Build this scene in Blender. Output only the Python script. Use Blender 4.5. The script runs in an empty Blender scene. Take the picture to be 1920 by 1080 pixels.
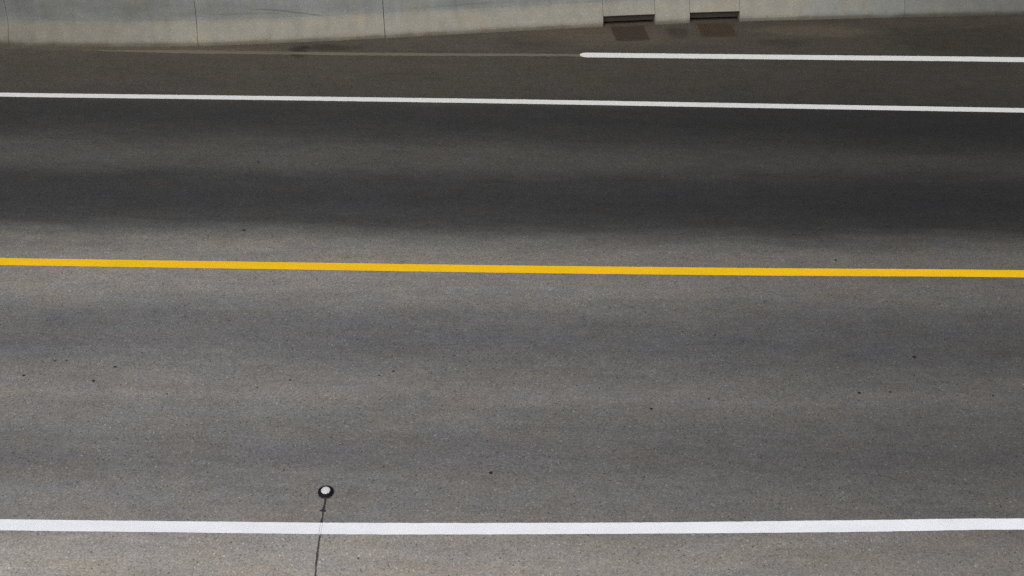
import bpy, bmesh, math, random
from mathutils import Matrix, Vector

random.seed(7)
scene = bpy.context.scene
COL = scene.collection


def lin(r, g, b):
    f = lambda c: (c / 12.92 if c <= 0.04045 else ((c + 0.055) / 1.055) ** 2.4)
    return (f(r / 255), f(g / 255), f(b / 255), 1.0)


# ------------------------------------------------------------------ camera
TH = math.radians(36.0)          # looking down from a roadside mast
ROLL = math.radians(1.0)
r0 = Vector((1, 0, 0)); fw = Vector((0, math.cos(TH), -math.sin(TH))); u0 = r0.cross(fw)
R = r0 * math.cos(ROLL) + u0 * math.sin(ROLL)
U = u0 * math.cos(ROLL) - r0 * math.sin(ROLL)
cam_data = bpy.data.cameras.new('camera')
cam_data.sensor_width = 36.0
cam_data.lens = 45.75
cam_data.clip_end = 3000.0
cam = bpy.data.objects.new('camera', cam_data)
m = Matrix((R, U, -fw)).transposed().to_4x4()
m.translation = Vector((0, 0, 7.2))
cam.matrix_world = m
COL.objects.link(cam)
scene.camera = cam

# ------------------------------------------------------------------ sky, sun, exposure
SUN_ELEV = math.radians(50.0)
SUN_DIR = Vector((-0.35, -0.94, 0)).normalized()     # towards the sun, on the near side
world = bpy.data.worlds.new('World')
scene.world = world
world.use_nodes = True
wn = world.node_tree.nodes; wl = world.node_tree.links
sky = wn.new('ShaderNodeTexSky')
sky.sky_type = 'NISHITA'
sky.sun_disc = False
sky.sun_elevation = SUN_ELEV
sky.sun_rotation = math.atan2(SUN_DIR.x, SUN_DIR.y)
sky.air_density = 0.8
sky.dust_density = 6.0
sky.ozone_density = 0.6
wl.new(sky.outputs['Color'], wn['Background'].inputs['Color'])
wn['Background'].inputs['Strength'].default_value = 0.10

sun_data = bpy.data.lights.new('sun', 'SUN')
sun_data.energy = 1.2
sun_data.angle = math.radians(40.0)
sun_data.color = (1.0, 0.995, 0.945)
sun = bpy.data.objects.new('sun', sun_data)
to_sun = Vector((SUN_DIR.x * math.cos(SUN_ELEV), SUN_DIR.y * math.cos(SUN_ELEV), math.sin(SUN_ELEV)))
sun.rotation_euler = to_sun.to_track_quat('Z', 'Y').to_euler()
COL.objects.link(sun)

scene.view_settings.view_transform = 'Standard'
scene.view_settings.look = 'None'
scene.view_settings.gamma = 1.0
scene.view_settings.exposure = 0.0
scene.cycles.use_denoising = False      # soft even light: the little grain left suits a road camera
scene.cycles.filter_width = 1.5


# ------------------------------------------------------------------ helpers
def link(o, parent=None):
    COL.objects.link(o)
    if parent is not None:
        o.parent = parent
    return o


def mesh_obj(name, verts, faces, mat, parent=None, smooth=False):
    me = bpy.data.meshes.new(name)
    me.from_pydata([tuple(v) for v in verts], [], faces)
    bm = bmesh.new(); bm.from_mesh(me)
    bmesh.ops.recalc_face_normals(bm, faces=bm.faces)
    bm.to_mesh(me); bm.free()
    if smooth:
        for p in me.polygons:
            p.use_smooth = True
    me.materials.append(mat)
    return link(bpy.data.objects.new(name, me), parent)


def sheet(name, verts, faces, mat, parent=None):
    """open sheet that must face up"""
    me = bpy.data.meshes.new(name)
    me.from_pydata([tuple(v) for v in verts], [], faces)
    me.materials.append(mat)
    return link(bpy.data.objects.new(name, me), parent)


def empty(name, loc, rz=0.0):
    o = bpy.data.objects.new(name, None)
    o.location = loc
    o.rotation_euler = (0, 0, rz)
    o.empty_display_size = 0.1
    return link(o)


def box(x0, x1, y0, y1, z0, z1):
    v = [(x, y, z) for z in (z0, z1) for y in (y0, y1) for x in (x0, x1)]
    f = [(0, 2, 3, 1), (4, 5, 7, 6), (0, 1, 5, 4), (2, 6, 7, 3), (0, 4, 6, 2), (1, 3, 7, 5)]
    return v, f


def bevel_box(name, dims, mat, parent, bev=0.002):
    v, f = box(*dims)
    o = mesh_obj(name, v, f, mat, parent)
    bm = bmesh.new(); bm.from_mesh(o.data)
    bmesh.ops.bevel(bm, geom=list(bm.edges), offset=bev, segments=1, affect='EDGES')
    bm.to_mesh(o.data); bm.free()
    return o


def interp(pts, x):
    if x <= pts[0][0]:
        return pts[0][1]
    for (a, ya), (b, yb) in zip(pts, pts[1:]):
        if x <= b:
            return ya + (yb - ya) * (x - a) / (b - a)
    return pts[-1][1]


def sample(pts, step):
    """smooth curve through control points, as a function of x (Catmull-Rom)"""
    out = []
    n = len(pts)
    for i in range(n - 1):
        p1, p2 = pts[i], pts[i + 1]
        p0 = pts[i - 1] if i else p1
        p3 = pts[i + 2] if i + 2 < n else p2
        m1 = (p2[1] - p0[1]) / (p2[0] - p0[0]); m2 = (p3[1] - p1[1]) / (p3[0] - p1[0])
        d = p2[0] - p1[0]
        k = max(1, int(d / step))
        for j in range(k):
            t = j / k
            h = (2 * t**3 - 3 * t**2 + 1) * p1[1] + (t**3 - 2 * t**2 + t) * d * m1 \
                + (-2 * t**3 + 3 * t**2) * p2[1] + (t**3 - t**2) * d * m2
            out.append((p1[0] + d * t, h))
    out.append(pts[-1])
    return out


class NT:
    """small node-tree builder"""
    def __init__(self, name, rough=0.9, spec=0.2):
        self.mat = bpy.data.materials.new(name)
        self.mat.use_nodes = True
        self.t = self.mat.node_tree
        self.n = self.t.nodes; self.l = self.t.links
        self.b = self.n['Principled BSDF']
        self.b.inputs['Roughness'].default_value = rough
        self.b.inputs['Specular IOR Level'].default_value = spec
        tc = self.n.new('ShaderNodeNewGeometry')
        self.pos = tc.outputs['Position']
        sep = self.n.new('ShaderNodeSeparateXYZ')
        self.l.new(self.pos, sep.inputs[0])
        self.x, self.y, self.z = sep.outputs

    def _in(self, sock, v):
        if isinstance(v, bpy.types.NodeSocket):
            self.l.new(v, sock)
        else:
            sock.default_value = v

    def math(self, op, a, b=0.0, c=0.0, clamp=False):
        n = self.n.new('ShaderNodeMath'); n.operation = op; n.use_clamp = clamp
        self._in(n.inputs[0], a); self._in(n.inputs[1], b); self._in(n.inputs[2], c)
        return n.outputs[0]

    def scaled(self, s, off=(0, 0, 0)):
        n = self.n.new('ShaderNodeMapping')
        self.l.new(self.pos, n.inputs['Vector'])
        n.inputs['Scale'].default_value = s
        n.inputs['Location'].default_value = off
        return n.outputs[0]

    def noise(self, s, detail=3.0, rough=0.55, off=(0, 0, 0), color=False):
        n = self.n.new('ShaderNodeTexNoise')
        self.l.new(self.scaled(s, off), n.inputs['Vector'])
        n.inputs['Scale'].default_value = 1.0
        n.inputs['Detail'].default_value = detail
        n.inputs['Roughness'].default_value = rough
        return n.outputs['Color' if color else 'Fac']

    def voronoi(self, s, off=(0, 0, 0), what='Color'):
        n = self.n.new('ShaderNodeTexVoronoi')
        self.l.new(self.scaled(s, off), n.inputs['Vector'])
        n.inputs['Scale'].default_value = 1.0
        return n.outputs[what]

    def rng(self, v, a, b, c=0.0, d=1.0, smooth=False):
        n = self.n.new('ShaderNodeMapRange')
        n.interpolation_type = 'SMOOTHSTEP' if smooth else 'LINEAR'
        n.clamp = True
        self._in(n.inputs[0], v)
        for i, q in enumerate((a, b, c, d)):
            n.inputs[1 + i].default_value = q
        return n.outputs[0]

    def mix(self, fac, a, b, blend='MIX'):
        n = self.n.new('ShaderNodeMix'); n.data_type = 'RGBA'; n.blend_type = blend
        self._in(n.inputs[0], fac); self._in(n.inputs[6], a); self._in(n.inputs[7], b)
        return n.outputs[2]

    def ramp(self, fac, stops, interp='LINEAR'):
        n = self.n.new('ShaderNodeValToRGB')
        cr = n.color_ramp; cr.interpolation = interp
        while len(cr.elements) < len(stops):
            cr.elements.new(0.5)
        for e, (p, c) in zip(cr.elements, stops):
            e.position = p; e.color = c
        self.l.new(fac, n.inputs[0])
        return n.outputs[0]

    def gain(self, col, fac):
        """colour * scalar"""
        n = self.n.new('ShaderNodeVectorMath'); n.operation = 'SCALE'
        self.l.new(col, n.inputs[0]); self._in(n.inputs['Scale'], fac)
        return n.outputs[0]

    def spot(self, cx, cy, rx, ry, wob=0.0, wsock=None):
        """1 inside a soft ellipse on the ground, 0 outside"""
        dx = self.math('DIVIDE', self.math('SUBTRACT', self.x, cx), rx)
        dy = self.math('DIVIDE', self.math('SUBTRACT', self.y, cy), ry)
        d = self.math('SQRT', self.math('ADD', self.math('MULTIPLY', dx, dx), self.math('MULTIPLY', dy, dy)))
        if wsock is not None:
            d = self.math('ADD', d, self.math('MULTIPLY', self.math('SUBTRACT', wsock, 0.5), wob))
        return self.rng(d, 0.35, 1.1, 1.0, 0.0, True)

    def bump(self, h, strength=0.3, dist=0.01):
        n = self.n.new('ShaderNodeBump')
        n.inputs['Strength'].default_value = strength
        n.inputs['Distance'].default_value = dist
        self.l.new(h, n.inputs['Height'])
        self.l.new(n.outputs[0], self.b.inputs['Normal'])

    def out(self, col):
        self.l.new(col, self.b.inputs['Base Color'])
        return self.mat


def grain(t, amp=0.30, s=150.0):
    """aggregate: small stones of unlike tone with a few bright and dark ones"""
    v = t.voronoi((s, s, s))
    sep = t.n.new('ShaderNodeSeparateColor'); t.l.new(v, sep.inputs[0])
    a = t.rng(sep.outputs[0], 0, 1, 1 - amp, 1 + amp)
    hot = t.rng(sep.outputs[1], 0.97, 1.0, 0.0, 0.8)
    cold = t.rng(sep.outputs[2], 0.0, 0.03, 0.55, 0.0)
    n = t.noise((60, 60, 60), 2.0)
    b = t.rng(n, 0.3, 0.7, 0.92, 1.08)
    g = t.math('MULTIPLY', a, b)
    g = t.math('ADD', g, hot)
    return t.math('SUBTRACT', g, cold), sep.outputs[0]


# ------------------------------------------------------------------ materials
def asphalt_material():
    t = NT('worn_asphalt', 0.88, 0.18)
    # bands of wear run along the road: wheel tracks, lane middles, shoulders
    wob = t.noise((0.16, 0.9, 1), 4.0, 0.6)
    wob2 = t.noise((0.55, 2.6, 1), 4.0, 0.6, (7, 3, 0))
    yy = t.math('ADD', t.y, t.math('MULTIPLY', t.math('SUBTRACT', wob, 0.5), 0.40))
    yy = t.math('ADD', yy, t.math('MULTIPLY', t.math('SUBTRACT', wob2, 0.5), 0.45))
    # the bands lean with the lines
    lean = t.rng(t.y, 7.0, 13.5, 0.022, 0.003)
    yy = t.math('SUBTRACT', yy, t.math('MULTIPLY', t.x, lean))
    Y0, Y1 = 4.0, 17.0
    fac = t.rng(yy, Y0, Y1)
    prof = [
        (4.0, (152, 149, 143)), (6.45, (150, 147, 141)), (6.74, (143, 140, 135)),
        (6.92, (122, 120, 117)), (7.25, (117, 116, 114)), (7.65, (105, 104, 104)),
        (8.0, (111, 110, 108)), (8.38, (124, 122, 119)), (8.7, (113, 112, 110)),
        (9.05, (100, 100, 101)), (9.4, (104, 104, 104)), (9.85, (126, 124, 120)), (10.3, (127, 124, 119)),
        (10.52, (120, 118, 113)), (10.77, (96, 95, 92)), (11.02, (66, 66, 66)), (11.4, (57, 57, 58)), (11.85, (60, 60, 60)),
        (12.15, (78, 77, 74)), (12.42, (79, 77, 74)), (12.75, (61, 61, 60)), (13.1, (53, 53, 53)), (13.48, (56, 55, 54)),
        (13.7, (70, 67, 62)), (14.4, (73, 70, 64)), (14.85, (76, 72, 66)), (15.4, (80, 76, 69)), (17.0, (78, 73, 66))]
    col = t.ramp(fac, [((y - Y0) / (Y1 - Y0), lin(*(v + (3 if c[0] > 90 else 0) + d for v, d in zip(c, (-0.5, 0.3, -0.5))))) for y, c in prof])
    # long uneven mottling, slightly brown or blue
    big = t.noise((0.22, 0.5, 1), 4.0, 0.6, (31, 5, 0))
    col = t.gain(col, t.rng(big, 0.25, 0.75, 0.90, 1.10))
    mot = t.noise((1.1, 2.6, 1), 5.0, 0.65, (3, 11, 0))
    col = t.gain(col, t.rng(mot, 0.25, 0.75, 0.89, 1.11))
    fine = t.noise((4.5, 9.0, 1), 4.0, 0.7, (8, 1, 0))
    col = t.gain(col, t.rng(fine, 0.28, 0.72, 0.90, 1.10))
    streak = t.noise((0.5, 14.0, 1), 4.0, 0.7, (2, 6, 0))
    col = t.gain(col, t.rng(streak, 0.28, 0.72, 0.94, 1.06))
    hue = t.noise((1.7, 4.0, 1), 3.0, 0.6, (13, 2, 0))
    col = t.mix(0.38, col, t.ramp(hue, [(0.3, (0.90, 0.97, 1.12, 1)), (0.5, (1, 1, 1, 1)), (0.7, (1.10, 1.0, 0.86, 1))]), 'MULTIPLY')
    # asphalt darker towards the right, with lamp falloff painted into its colour
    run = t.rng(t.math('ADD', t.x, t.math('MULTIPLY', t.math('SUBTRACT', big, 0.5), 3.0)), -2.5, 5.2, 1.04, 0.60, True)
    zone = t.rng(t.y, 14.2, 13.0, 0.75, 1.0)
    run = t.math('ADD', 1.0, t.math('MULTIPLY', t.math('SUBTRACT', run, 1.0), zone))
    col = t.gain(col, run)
    # damp and oily patches with an outline of their own
    w = t.noise((5, 8, 1), 4.0, 0.6, (1, 1, 0))
    for cx, cy, rx, ry, k in ((2.08, 15.60, 0.22, 0.22, 0.45), (-2.72, 14.86, 0.16, 0.20, 0.50), (-2.35, 14.98, 0.5, 0.12, 0.35),
                              (5.9, 15.5, 1.6, 0.6, 0.25), (0.2, 15.25, 0.7, 0.25, 0.18), (3.4, 15.35, 0.45, 0.16, 0.22)):
        col = t.gain(col, t.math('SUBTRACT', 1.0, t.math('MULTIPLY', t.spot(cx, cy, rx, ry, 1.2, w), k)))
    # tan silt washed into the gutter
    silt = t.math('MAXIMUM', t.spot(3.9, 15.72, 1.0, 0.22, 1.0, w), t.spot(-4.8, 14.86, 2.2, 0.14, 1.0, w))
    silt = t.math('MAXIMUM', silt, t.math('MULTIPLY', t.spot(1.2, 15.45, 1.5, 0.4, 1.4, w), 0.6))
    col = t.mix(t.math('MULTIPLY', silt, 0.20), col, lin(118, 108, 88))
    # pock marks where single stones have come out
    pv = t.n.new('ShaderNodeTexVoronoi'); t.l.new(t.scaled((5.5, 9.0, 1)), pv.inputs['Vector']); pv.inputs['Scale'].default_value = 1.0
    ps = t.n.new('ShaderNodeSeparateColor'); t.l.new(pv.outputs['Color'], ps.inputs[0])
    size = t.rng(ps.outputs[0], 0.45, 1.0, 0.0, 0.085)
    pit = t.math('LESS_THAN', pv.outputs['Distance'], size)
    col = t.gain(col, t.math('SUBTRACT', 1.0, t.math('MULTIPLY', pit, t.math('MULTIPLY', t.rng(ps.outputs[1], 0, 1, 0.10, 0.5), t.rng(t.y, 6.7, 7.0, 0.35, 1.0)))))
    g, cell = grain(t, 0.23, 95.0)
    col = t.gain(col, g)
    t.bump(cell, 0.35, 0.004)
    return t.out(col)


def paint_material(name, rgb, wear_rgb, wear, rough=0.6):
    t = NT(name, rough, 0.3)
    base = lin(*rgb)
    n1 = t.noise((90, 90, 90), 3.0, 0.7)
    n2 = t.noise((2.2, 7, 2), 4.0, 0.65, (5, 1, 2))
    k = t.math('ADD', t.math('MULTIPLY', n1, 0.5), t.math('MULTIPLY', n2, 0.5))
    mask = t.rng(k, 0.62 - wear, 0.86 - wear, 0.0, 0.85)
    rgbn = t.n.new('ShaderNodeRGB'); rgbn.outputs[0].default_value = base
    col = t.gain(rgbn.outputs[0], t.rng(n2, 0.25, 0.75, 0.93, 1.05))
    col = t.mix(mask, col, lin(*wear_rgb))
    g, cell = grain(t, 0.06, 170.0)
    col = t.gain(col, t.rng(g, 0.5, 1.4, 0.94, 1.04))
    t.bump(cell, 0.25, 0.003)
    return t.out(col)


def concrete_material():
    t = NT('barrier_concrete', 0.9, 0.15)
    rgbn = t.n.new('ShaderNodeRGB'); rgbn.outputs[0].default_value = (0.243, 0.262, 0.257, 1)
    col = rgbn.outputs[0]
    cl = t.noise((0.9, 0.9, 2.6), 5.0, 0.6)
    col = t.gain(col, t.rng(cl, 0.25, 0.75, 0.80, 1.18))
    # road dust dried on the sloping toe, tan, ragged upper edge
    n = t.noise((1.4, 1.4, 3.0), 4.0, 0.6, (4, 0, 9))
    zz = t.math('ADD', t.z, t.math('MULTIPLY', t.math('SUBTRACT', n, 0.5), 0.10))
    dust = t.rng(zz, 0.22, 0.33, 1.0, 0.0, True)
    along = t.rng(t.x, 2.8, 4.8, 1.0, 0.25, True)
    dust = t.math('MULTIPLY', dust, along)
    col = t.mix(t.math('MULTIPLY', dust, 0.85), col, (0.262, 0.257, 0.220, 1))
    # splash dirt along the foot
    n3 = t.noise((3.0, 3.0, 6.0), 4.0, 0.6, (2, 8, 1))
    zz = t.math('ADD', t.z, t.math('MULTIPLY', t.math('SUBTRACT', n3, 0.5), 0.12))
    foot = t.rng(zz, 0.0, 0.075, 0.75, 0.0, True)
    col = t.mix(foot, col, (0.125, 0.112, 0.082, 1))
    # vertical runs and pale scaling
    st = t.noise((7, 7, 0.6), 4.0, 0.6, (9, 9, 3))
    col = t.gain(col, t.rng(st, 0.3, 0.7, 0.90, 1.08))
    hue = t.noise((2.2, 2.2, 4.0), 3.0, 0.6, (2, 2, 2))
    col = t.mix(0.6, col, t.ramp(hue, [(0.3, (0.93, 0.99, 1.06, 1)), (0.5, (1, 1, 1, 1)), (0.7, (1.07, 1.03, 0.86, 1))]), 'MULTIPLY')
    # dark tyre scuff sweeping down across the face, and a second fainter one
    for (xa, za, xb, zb, th, k) in ((-3.40, 0.415, -2.40, 0.275, 0.016, 0.38), (-3.9, 0.36, -2.9, 0.35, 0.022, 0.14), (-1.55, 0.33, -0.2, 0.36, 0.02, 0.12)):
        u = t.math('DIVIDE', t.math('SUBTRACT', t.x, xa), xb - xa)
        uc = t.math('MAXIMUM', t.math('MINIMUM', u, 1.0), 0.0)
        arc = t.math('ADD', za, t.math('MULTIPLY', t.math('POWER', uc, 1.6), zb - za))
        arc = t.math('ADD', arc, t.math('MULTIPLY', t.math('SUBTRACT', n3, 0.5), 0.03))
        d = t.math('ABSOLUTE', t.math('SUBTRACT', t.z, arc))
        mk = t.math('MULTIPLY', t.rng(d, 0.0, th, k, 0.0, True),
                    t.math('MULTIPLY', t.rng(u, 0.0, 0.25), t.rng(u, 1.0, 0.85)))
        col = t.gain(col, t.math('SUBTRACT', 1.0, mk))
    # lamp falloff and vignetting painted into the concrete, darker towards both ends
    fall_x = t.math('ADD', t.x, t.math('MULTIPLY', t.math('SUBTRACT', cl, 0.5), 3.0))
    col = t.gain(col, t.math('MULTIPLY', t.rng(fall_x, 2.6, 7.2, 1.0, 0.50, True), t.rng(fall_x, -3.6, -7.0, 1.0, 0.62, True)))
    g, cell = grain(t, 0.08, 150.0)
    col = t.gain(col, g)
    t.bump(t.noise((40, 40, 40), 4.0), 0.25, 0.004)
    return t.out(col)


def plain_material(name, rgb, rough=0.8, amp=0.25, scale=60.0, spec=0.3, metal=0.0, alt=None):
    t = NT(name, rough, spec)
    t.b.inputs['Metallic'].default_value = metal
    n = t.noise((scale, scale, scale), 4.0, 0.65)
    a = lin(*rgb)
    rgbn = t.n.new('ShaderNodeRGB'); rgbn.outputs[0].default_value = a
    col = rgbn.outputs[0]
    if alt:
        n2 = t.noise((6, 6, 6), 4.0, 0.7, (3, 3, 3))
        col = t.mix(t.rng(n2, 0.38, 0.62), col, lin(*alt))
    col = t.gain(col, t.rng(n, 0.25, 0.75, 1 - amp, 1 + amp))
    t.bump(n, 0.3, 0.003)
    return t.out(col)


def ground_material():
    t = NT('dry_verge_ground', 0.95, 0.1)
    n = t.noise((0.8, 0.8, 0.8), 6.0, 0.65)
    n2 = t.noise((25, 25, 25), 4.0, 0.7)
    col = t.ramp(n, [(0.3, (0.10, 0.085, 0.055, 1)), (0.5, (0.14, 0.125, 0.085, 1)), (0.7, (0.075, 0.085, 0.04, 1))])
    col = t.gain(col, t.rng(n2, 0.25, 0.75, 0.7, 1.3))
    t.bump(n2, 0.5, 0.02)
    return t.out(col)


M_ASPHALT = asphalt_material()
M_WHITE = paint_material('bright_white_paint', (243, 249, 254), (198, 200, 202), -0.03)
M_WHITE2 = paint_material('weathered_white_paint', (220, 224, 222), (150, 150, 147), 0.05)
M_YELLOW = paint_material('yellow_paint', (247, 199, 8), (204, 162, 46), 0.01)
M_SCAR = paint_material('ground_off_line', (106, 103, 88), (75, 73, 66), 0.15, 0.9)
M_CONCRETE = concrete_material()
M_FILLER = plain_material('joint_filler', (72, 71, 68), 0.9)
M_RUST = plain_material('rusty_iron', (59, 54, 46), 0.8, 0.12, 40.0, 0.2, 0.0, (61, 55, 45))
M_RUST2 = plain_material('orange_rust_iron', (58, 53, 45), 0.8, 0.12, 40.0, 0.2, 0.0, (69, 56, 40))
M_PLATE = plain_material('dark_steel_plate', (74, 68, 62), 0.8, 0.3, 40.0, 0.3)
M_VOID = plain_material('shaded_void', (40, 38, 38), 0.95)  # dark colour stands in for shade inside the slots and grate pits
M_TAR = plain_material('black_sealant', (52, 52, 56), 0.55, 0.25, 90.0, 0.35)
M_TAR_OLD = plain_material('dusty_sealant', (72, 71, 71), 0.7, 0.3, 60.0, 0.25)
M_TAR_RING = plain_material('fresh_black_sealant', (17, 17, 24), 0.6, 0.2, 90.0, 0.2)
M_SENSOR = plain_material('white_sensor_plastic', (216, 218, 222), 0.5, 0.05, 200.0, 0.4)
M_CHIP = plain_material('dark_stone', (44, 43, 42), 0.85, 0.2, 120.0, 0.1)
M_GROUND = ground_material()

# ------------------------------------------------------------------ ground and road
ground = sheet('ground', [(-900, -900, -0.25), (900, -900, -0.25), (900, 900, -0.25), (-900, 900, -0.25)],
               [(0, 1, 2, 3)], M_GROUND)
ground['kind'] = 'structure'
ground['label'] = 'dry verge ground around the road'

rv, rf = [], []
xs = [-90 + 6 * i for i in range(31)]
ys = [1.5, 4, 6, 8, 10, 12, 14, 16, 18, 20]
for y in ys:
    for x in xs:
        rv.append((x, y, 0.0))
nx = len(xs)
for j in range(len(ys) - 1):
    for i in range(nx - 1):
        a = j * nx + i
        rf.append((a, a + 1, a + nx + 1, a + nx))
b0 = len(rv)
for x in xs:                                   # outer edges drop to the verge
    rv.append((x, 1.2, -0.26))
for i in range(nx - 1):
    rf.append((b0 + i, b0 + i + 1, i + 1, i))
b1 = len(rv)
for x in xs:
    rv.append((x, 20.3, -0.26))
top = (len(ys) - 1) * nx
for i in range(nx - 1):
    rf.append((top + i, top + i + 1, b1 + i + 1, b1 + i))
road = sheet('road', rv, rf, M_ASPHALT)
road['kind'] = 'structure'
road['label'] = 'worn grey asphalt road with darker wheel tracks and a pale near shoulder'


def marking(name, label, lo, hi, x0, x1, mat, z=0.004, width=1.0, taper=0.0, jit=0.0014, round_start=False, seed=1, cuts=()):
    """painted line between two edge curves, with slightly ragged edges"""
    rnd = random.Random(seed)
    L = sample(lo, 0.06); H = sample(hi, 0.06)
    n = max(2, int((x1 - x0) / 0.05))
    xs_ = [x0 + (x1 - x0) * i / n for i in range(n + 1)]
    for c in cuts:
        xs_ += [c[0], c[1]]
    xs_.sort()
    v, f = [], []
    for x in xs_:
        a = interp(L, x); b = interp(H, x)
        fr = min(1.0, max(0.08, (x - x0) / taper)) if taper else 1.0
        if round_start and x - x0 < 0.09:
            fr = 0.45 + 0.55 * math.sqrt(max(0, 1 - ((0.09 - (x - x0)) / 0.09) ** 2))
        mid = (a + b) / 2; hw = (b - a) / 2 * fr * width
        v += [(x, mid - hw + rnd.uniform(-jit, jit), z), (x, mid + hw + rnd.uniform(-jit, jit), z)]
    for i in range(len(xs_) - 1):
        xm = (xs_[i] + xs_[i + 1]) / 2
        if any(c[0] < xm < c[1] for c in cuts):
            continue
        f.append((2 * i, 2 * i + 2, 2 * i + 3, 2 * i + 1))
    o = sheet(name, v, f, mat, road)
    o['label'] = label
    return o


def ext(p, xl, xr):
    (xa, ya), (xb, yb) = p[0], p[-1]
    s0 = (p[1][1] - ya) / (p[1][0] - xa); s1 = (yb - p[-2][1]) / (xb - p[-2][0])
    return [(xl, ya + s0 * (xl - xa) * 0.3)] + p + [(xr, yb + s1 * (xr - xb) * 0.3)]


XL, XR = -45.0, 45.0
marking('edge_line', 'bright white line between the near lane and the pale shoulder',
        ext([(-3.775, 6.728), (-2.389, 6.739), (-1.001, 6.752), (0.99, 6.806), (2.598, 6.862), (3.897, 6.915)], XL, XR),
        ext([(-3.812, 6.841), (-2.413, 6.852), (-1.012, 6.869), (0.998, 6.921), (2.622, 6.983), (3.933, 7.031)], XL, XR),
        XL, XR, M_WHITE, seed=3, cuts=((-1.4085, -1.4060), (-1.3935, -1.3915)))
marking('centre_line', 'solid yellow line between the two lanes',
        ext([(-4.892, 10.129), (-2.449, 10.139), (-0.002, 10.148), (2.449, 10.176), (4.916, 10.220)], XL, XR),
        ext([(-4.933, 10.253), (-2.47, 10.264), (-0.004, 10.278), (2.469, 10.308), (4.955, 10.347)], XL, XR),
        XL, XR, M_YELLOW, seed=4, width=0.95)
marking('edge_line', 'long white line on the far side of the dark lane',
        ext([(-6.006, 13.519), (-3.027, 13.548), (-0.038, 13.566), (2.954, 13.564), (5.946, 13.565)], XL, XR),
        ext([(-6.041, 13.626), (-3.045, 13.656), (-0.039, 13.682), (2.972, 13.684), (5.983, 13.684)], XL, XR),
        XL, XR, M_WHITE2, seed=5, width=0.92)
marking('shoulder_line', 'white line that starts beside the drains and runs off to the right',
        ext([(0.814, 14.823), (3.547, 14.863), (6.359, 14.904)], 0.5, XR),
        ext([(0.819, 14.955), (3.57, 14.996), (6.401, 15.041)], 0.5, XR),
        0.80, XR, M_WHITE2, round_start=True, seed=6)
marking('removed_line', 'faint tan trace of a ground-off line leading to the white one',
        ext([(-4.43, 14.735), (-3.834, 14.743), (-1.646, 14.772), (0.80, 14.845)], -9, 1.2),
        ext([(-4.43, 14.825), (-3.834, 14.833), (-1.646, 14.855), (0.80, 14.915)], -9, 1.2),
        -5.4, 0.798, M_SCAR, taper=1.2, jit=0.008, seed=8, z=0.003)


# sealed saw cut that leads from the sensor to the near edge of the road
def strip(name, pts, mat, z, label=None):
    v, f = [], []
    for i, (x, y, w) in enumerate(pts):
        v += [(x - w / 2, y, z), (x + w / 2, y, z)]
    for i in range(len(pts) - 1):
        f.append((2 * i, 2 * i + 1, 2 * i + 3, 2 * i + 2))
    me_faces = [tuple(reversed(q)) for q in f]
    o = sheet(name, v, me_faces, mat, road)
    if label:
        o['label'] = label
    return o


rnd = random.Random(11)
cut = []
ctrl = [(6.741, -1.397), (6.598, -1.394), (6.343, -1.380), (5.6, -1.36), (4.0, -1.33), (1.6, -1.30)]
y = 6.735
while y > 1.6:
    x = interp([(a, b) for a, b in reversed(ctrl)], y)
    w = 0.0115 + rnd.uniform(-0.003, 0.003) + (0.003 if 6.45 < y < 6.62 else 0)
    cut.append((x + rnd.uniform(-0.002, 0.002), y, w))
    y -= 0.025 if y > 5.5 else 0.12
strip('sealed_cut', cut, M_TAR_OLD, 0.0025, 'thin dark sealed cut crossing the pale shoulder')
up = []
for y, x, w in ((7.120, -1.4055, 0.022), (7.105, -1.4035, 0.016), (7.085, -1.4025, 0.013), (7.06, -1.402, 0.014), (7.035, -1.403, 0.015), (7.012, -1.405, 0.018),
                (7.000, -1.405, 0.024), (6.990, -1.409, 0.052), (6.980, -1.400, 0.036), (6.975, -1.402, 0.014), (6.970, -1.4045, 0.011), (6.94, -1.402, 0.009), (6.91, -1.4025, 0.010), (6.885, -1.403, 0.016), (6.864, -1.404, 0.026)):
    up.append((x + rnd.uniform(-0.001, 0.001), y, w))
strip('sealed_cut', up, M_TAR, 0.0022, 'dark sealed cut with a small blot below the sensor')

# ------------------------------------------------------------------ concrete barrier
BASE = [(-60, 14.62), (-30, 14.72), (-14, 14.80), (-8.5, 14.845), (-6.45, 14.868), (-5.1, 14.898), (-3.99, 14.955), (-2.82, 15.104), (-1.673, 15.279),
        (-0.469, 15.482), (0.564, 15.650), (1.129, 15.735), (1.811, 15.832), (2.272, 15.897), (2.933, 15.972), (3.75, 16.060), (5.157, 16.195), (6.81, 16.350),
        (9.0, 16.50), (14, 16.70), (30, 16.9), (60, 17.0)]
BCURVE = sample(BASE, 0.12)
# height above the road -> setback of the face
FRONT = [(-0.05, 0.0), (0.05, 0.0), (0.075, 0.006), (0.10, 0.018), (0.235, 0.102), (0.262, 0.115), (0.288, 0.124), (0.33, 0.130), (0.60, 0.152), (0.845, 0.171), (0.868, 0.182), (0.875, 0.20)]
BACK = [(0.875, 0.345), (0.86, 0.36), (-0.05, 0.38)]


def base_pt(x):
    y = interp(BCURVE, x)
    s = (interp(BCURVE, x + 0.1) - interp(BCURVE, x - 0.1)) / 0.2
    n = Vector((-s, 1.0)).normalized()
    return Vector((x, y)), n


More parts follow.
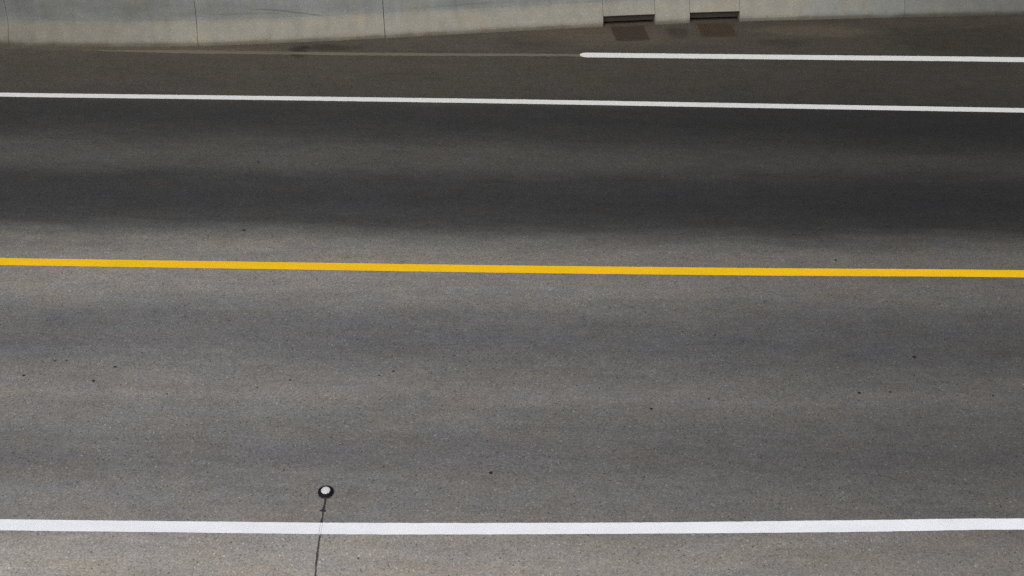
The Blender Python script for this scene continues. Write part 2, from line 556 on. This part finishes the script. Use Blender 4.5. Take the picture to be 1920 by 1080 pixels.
def sweep(name, prof, x0, x1, mat, parent, inset=0.0, smooth=False):
    n = max(1, int((x1 - x0) / 0.2))
    v, f = [], []
    k = len(prof)
    for i in range(n + 1):
        p, nn = base_pt(x0 + (x1 - x0) * i / n)
        for z, d in prof:
            q = p + nn * d
            v.append((q.x, q.y, z))
    for i in range(n):
        for j in range(k):
            a = i * k + j; b = i * k + (j + 1) % k
            f.append((a, b, b + k, a + k))
    f.append(tuple(range(k)))
    f.append(tuple(n * k + j for j in reversed(range(k))))
    o = mesh_obj(name, v, f, mat, parent)
    for p_ in o.data.polygons:
        p_.use_smooth = False
    return o


barrier = empty('concrete_barrier', (1.129, 15.9, 0.0))
bpy.context.view_layer.update()
INV = Matrix.Translation(-Vector(barrier.location))
barrier['label'] = 'grey concrete safety barrier with sloping dusty toe along the far side'
barrier['category'] = 'barrier'


def own(o):
    o.matrix_parent_inverse = INV
    return o


joints = [-6.33, -3.99, -1.673, 1.129, 1.811, 2.272, 2.933, 5.157]
left = [joints[0] - 2.34 * i for i in range(1, 7)]
right = [joints[-1] + 2.34 * i for i in range(1, 7)]
allj = sorted(left) + joints + right
DRAIN = ((1.129, 1.811), (2.272, 2.933))
seam = {1.129, 1.811, 2.272, 2.933, 5.157}
OPEN_Z = 0.128


def gap(j):
    return {-6.33: 0.0022, -3.99: 0.0030, -1.673: 0.0042}.get(j, 0.0022 if j in seam else 0.004)


for a, b in zip(allj, allj[1:]):
    ga = gap(a)
    gb = gap(b)
    if (a, b) in DRAIN:
        prof = [(OPEN_Z, 0.36), (OPEN_Z, 0.040), (OPEN_Z + 0.006, 0.0385)] + [q for q in FRONT if q[0] > 0.2] + BACK[:2] + [(OPEN_Z, 0.3655)]
        prof = prof[1:]
        o = own(sweep('barrier_panel', prof, a + ga, b - gb, M_CONCRETE, barrier))
        o['label'] = 'barrier panel with a drain slot cut through its foot'
        # inside of the slot: steel fascia with a black gap under it, and the rear of the recess
        own(sweep('slot_plate', [(0.032, 0.090), (OPEN_Z - 0.003, 0.070), (OPEN_Z - 0.003, 0.080), (0.032, 0.100)], a + 0.004, b - 0.004, M_PLATE, barrier))
        own(sweep('slot_shade_rear', [(-0.05, 0.30), (OPEN_Z - 0.002, 0.30), (OPEN_Z - 0.002, 0.375), (-0.05, 0.375)], a + 0.004, b - 0.004, M_VOID, barrier))
        own(sweep('slot_shade_floor', [(-0.02, 0.082), (0.0035, 0.082), (0.0035, 0.299), (-0.02, 0.299)], a + 0.004, b - 0.004, M_VOID, barrier))
    else:
        own(sweep('barrier_panel', FRONT + BACK, a + ga, b - gb, M_CONCRETE, barrier))
for j in allj[1:-1]:
    d = 0.010 if j in seam else 0.016
    if j in (1.129, 1.811, 2.272, 2.933):
        pr = [(OPEN_Z + 0.01, 0.36), (OPEN_Z + 0.01, 0.04 + d)] + [(z, q + d) for z, q in FRONT if 0.2 < z < 0.86] + [(0.86, 0.35)]
    else:
        pr = [(-0.04, d)] + [(z, q + d) for z, q in FRONT if 0.0 < z < 0.86] + [(0.86, 0.35), (-0.04, 0.36)]
    hw = gap(j) - 0.0001
    own(sweep('joint_filler', pr, j - hw, j + hw, M_FILLER, barrier))


# ------------------------------------------------------------------ drain grates let into the gutter
def grate(cx, cy, rz, w, d, mat, label):
    g = empty('drain_grate', (cx, cy, 0.0), rz)
    g['label'] = label
    g['category'] = 'drain grate'
    g['group'] = 'rusty square grates in front of the drain slots'
    v, f = box(-w / 2, w / 2, -d / 2, d / 2, -0.02, 0.0020)
    mesh_obj('shade_backing', v, f, M_VOID, g)  # flat backing, the pit's shade is put into its colour
    t = 0.022
    bevel_box('frame', (-w / 2 - 0.002, w / 2 + 0.002, -d / 2 - 0.002, -d / 2 + t, -0.02, 0.0060), mat, g)
    bevel_box('frame', (-w / 2 - 0.002, w / 2 + 0.002, d / 2 - t, d / 2 + 0.002, -0.02, 0.0060), mat, g)
    bevel_box('frame', (-w / 2 - 0.002, -w / 2 + t, -d / 2 + t + 0.001, d / 2 - t - 0.001, -0.02, 0.0060), mat, g)
    bevel_box('frame', (w / 2 - t, w / 2 + 0.002, -d / 2 + t + 0.001, d / 2 - t - 0.001, -0.02, 0.0060), mat, g)
    n = 11
    span = w - 2 * t
    first = None
    for i in range(n):
        x = -w / 2 + t + span * (i + 0.5) / n
        if first is None:
            first = bevel_box('bar', (-0.0160, 0.0160, -d / 2 + t + 0.001, d / 2 - t - 0.001, -0.015, 0.0052), mat, g, 0.003)
            first.location.x = x
        else:
            c = first.copy(); link(c, g); c.location.x = x
    return g


grate(1.468, 15.545, 0.12, 0.43, 0.43, M_RUST, 'square dark brown drain grate in front of the left drain slot')
grate(2.604, 15.693, 0.08, 0.45, 0.40, M_RUST2, 'square rust-stained drain grate in front of the right drain slot')

# ------------------------------------------------------------------ sensor set into the near lane
SX, SY = -1.409, 7.180
s = empty('road_sensor', (SX, SY, 0.0))
s['label'] = 'round white sensor in a black ring on the near lane'
s['category'] = 'road sensor'


def lathe(name, prof, mat, parent, seg=40, cx=0.0, cy=0.0, wob=0.0, smooth=True, sy=1.0, seed=1):
    rn = random.Random(seed)
    k = [1 + rn.uniform(-wob, wob) for _ in range(seg)]
    v, f = [], []
    for r, z in prof:
        for i in range(seg):
            a = 2 * math.pi * i / seg
            v.append((cx + r * k[i] * math.cos(a), cy + r * k[i] * math.sin(a) * sy, z))
    for j in range(len(prof) - 1):
        for i in range(seg):
            a = j * seg + i; b = j * seg + (i + 1) % seg
            f.append((a, b, b + seg, a + seg))
    f.append(tuple(reversed(range(seg))))
    f.append(tuple((len(prof) - 1) * seg + i for i in range(seg)))
    return mesh_obj(name, v, f, mat, parent, smooth)


lathe('sealant_bed', [(0.056, -0.01), (0.056, 0.002), (0.053, 0.005), (0.047, 0.006)], M_TAR, s, cy=-0.014, wob=0.05, smooth=False, seed=5)
lathe('housing', [(0.0605, -0.01), (0.0605, 0.012), (0.0590, 0.017), (0.055, 0.0205), (0.045, 0.022), (0.0360, 0.021)], M_TAR_RING, s, cy=0.003, wob=0.012, seed=2)
lens = lathe('sensor_face', [(0.0355, 0.016), (0.0355, 0.0235), (0.0345, 0.0250), (0.028, 0.0262), (0.015, 0.0270), (0.004, 0.0272)], M_SENSOR, s, cy=0.004, sy=1.1)
for i in range(10):                                     # small notches round the rim of the face
    a = 2 * math.pi * (i + 0.3) / 10
    rr = 0.0330
    cx_, cy_ = rr * math.cos(a), 0.004 + 1.1 * rr * math.sin(a)
    v, f = box(-0.003, 0.003, -0.0016, 0.0016, 0.020, 0.0262)
    o = mesh_obj('notch', v, f, M_TAR, lens)
    o.location = (cx_, cy_, 0)
    o.rotation_euler = (0, 0, a)

# ------------------------------------------------------------------ stone chips lying on the road
CHIPS = [
    (3.561, 8.974, 0.036, 0.022, 'largest dark stone chip, alone near the right end of the near lane'),
    (2.974, 8.475, 0.030, 0.020, 'left one of two dark stone chips close together on the right of the near lane'),
    (3.242, 8.496, 0.030, 0.013, 'right one of two dark stone chips close together on the right of the near lane'),
    (4.113, 8.471, 0.020, 0.013, 'small dark stone chip nearest the right edge of the near lane'),
    (1.182, 8.222, 0.027, 0.017, 'lone dark stone chip right of the middle of the near lane'),
    (1.679, 8.364, 0.016, 0.011, 'tiny dark stone chip right of the lone chip in mid lane'),
    (-0.142, 7.428, 0.026, 0.024, 'brownish dark stone chip near the white line, right of the sensor'),
    (-3.951, 8.715, 0.027, 0.013, 'dark stone chip far left on the near lane, first of a close pair'),
    (-3.852, 8.725, 0.016, 0.010, 'tiny dark stone chip just right of the larger one at far left'),
    (-4.157, 8.515, 0.028, 0.014, 'dark stone chip nearest the left edge of the near lane'),
    (-3.412, 8.650, 0.029, 0.014, 'flat dark stone chip right of the pair at far left'),
    (-3.549, 8.460, 0.020, 0.020, 'round dark stone chip below the flat chip at far left'),
    (-2.888, 8.305, 0.018, 0.010, 'small dark stone chip left of the sensor, lowest of the left group'),
    (-1.882, 8.513, 0.025, 0.012, 'dark stone chip above the sensor, alone and a little to its left'),
    (-1.128, 8.597, 0.017, 0.011, 'left one of two tiny stone chips above the sensor to its right'),
    (-1.010, 8.658, 0.022, 0.012, 'right one of two tiny stone chips above the sensor to its right'),
    (-2.684, 10.807, 0.032, 0.019, 'dark stone chip just beyond the yellow line on the left'),
    (-2.765, 12.141, 0.030, 0.019, 'dark stone chip in the middle of the far dark lane on the left'),
    (3.154, 10.464, 0.024, 0.017, 'small dark stone chip just beyond the yellow line on the right'),
    (-1.087, 6.517, 0.014, 0.012, 'tiny dark stone chip on the pale shoulder right of the sealed cut'),
]
for i, (x, y, w, d, lab) in enumerate(CHIPS):
    rn = random.Random(100 + i)
    w *= 1.05; d *= 1.15
    bm = bmesh.new()
    bmesh.ops.create_icosphere(bm, subdivisions=2, radius=0.5)
    for vv in bm.verts:
        vv.co *= 1 + rn.uniform(-0.18, 0.18)
        vv.co.x *= w; vv.co.y *= d * 1.15; vv.co.z *= 0.45 * d
        vv.co.z = max(vv.co.z, -0.12 * d)
    zmin = min(vv.co.z for vv in bm.verts)
    for vv in bm.verts:
        vv.co.z -= zmin
    me = bpy.data.meshes.new('stone_chip'); bm.to_mesh(me); bm.free()
    me.materials.append(M_CHIP)
    o = link(bpy.data.objects.new('stone_chip', me))
    o.location = (x, y, -0.0005)
    o.rotation_euler = (0, 0, rn.uniform(-0.4, 0.4))
    o['label'] = lab
    o['category'] = 'stone chip'
    o['group'] = 'dark stone chips scattered on the road'
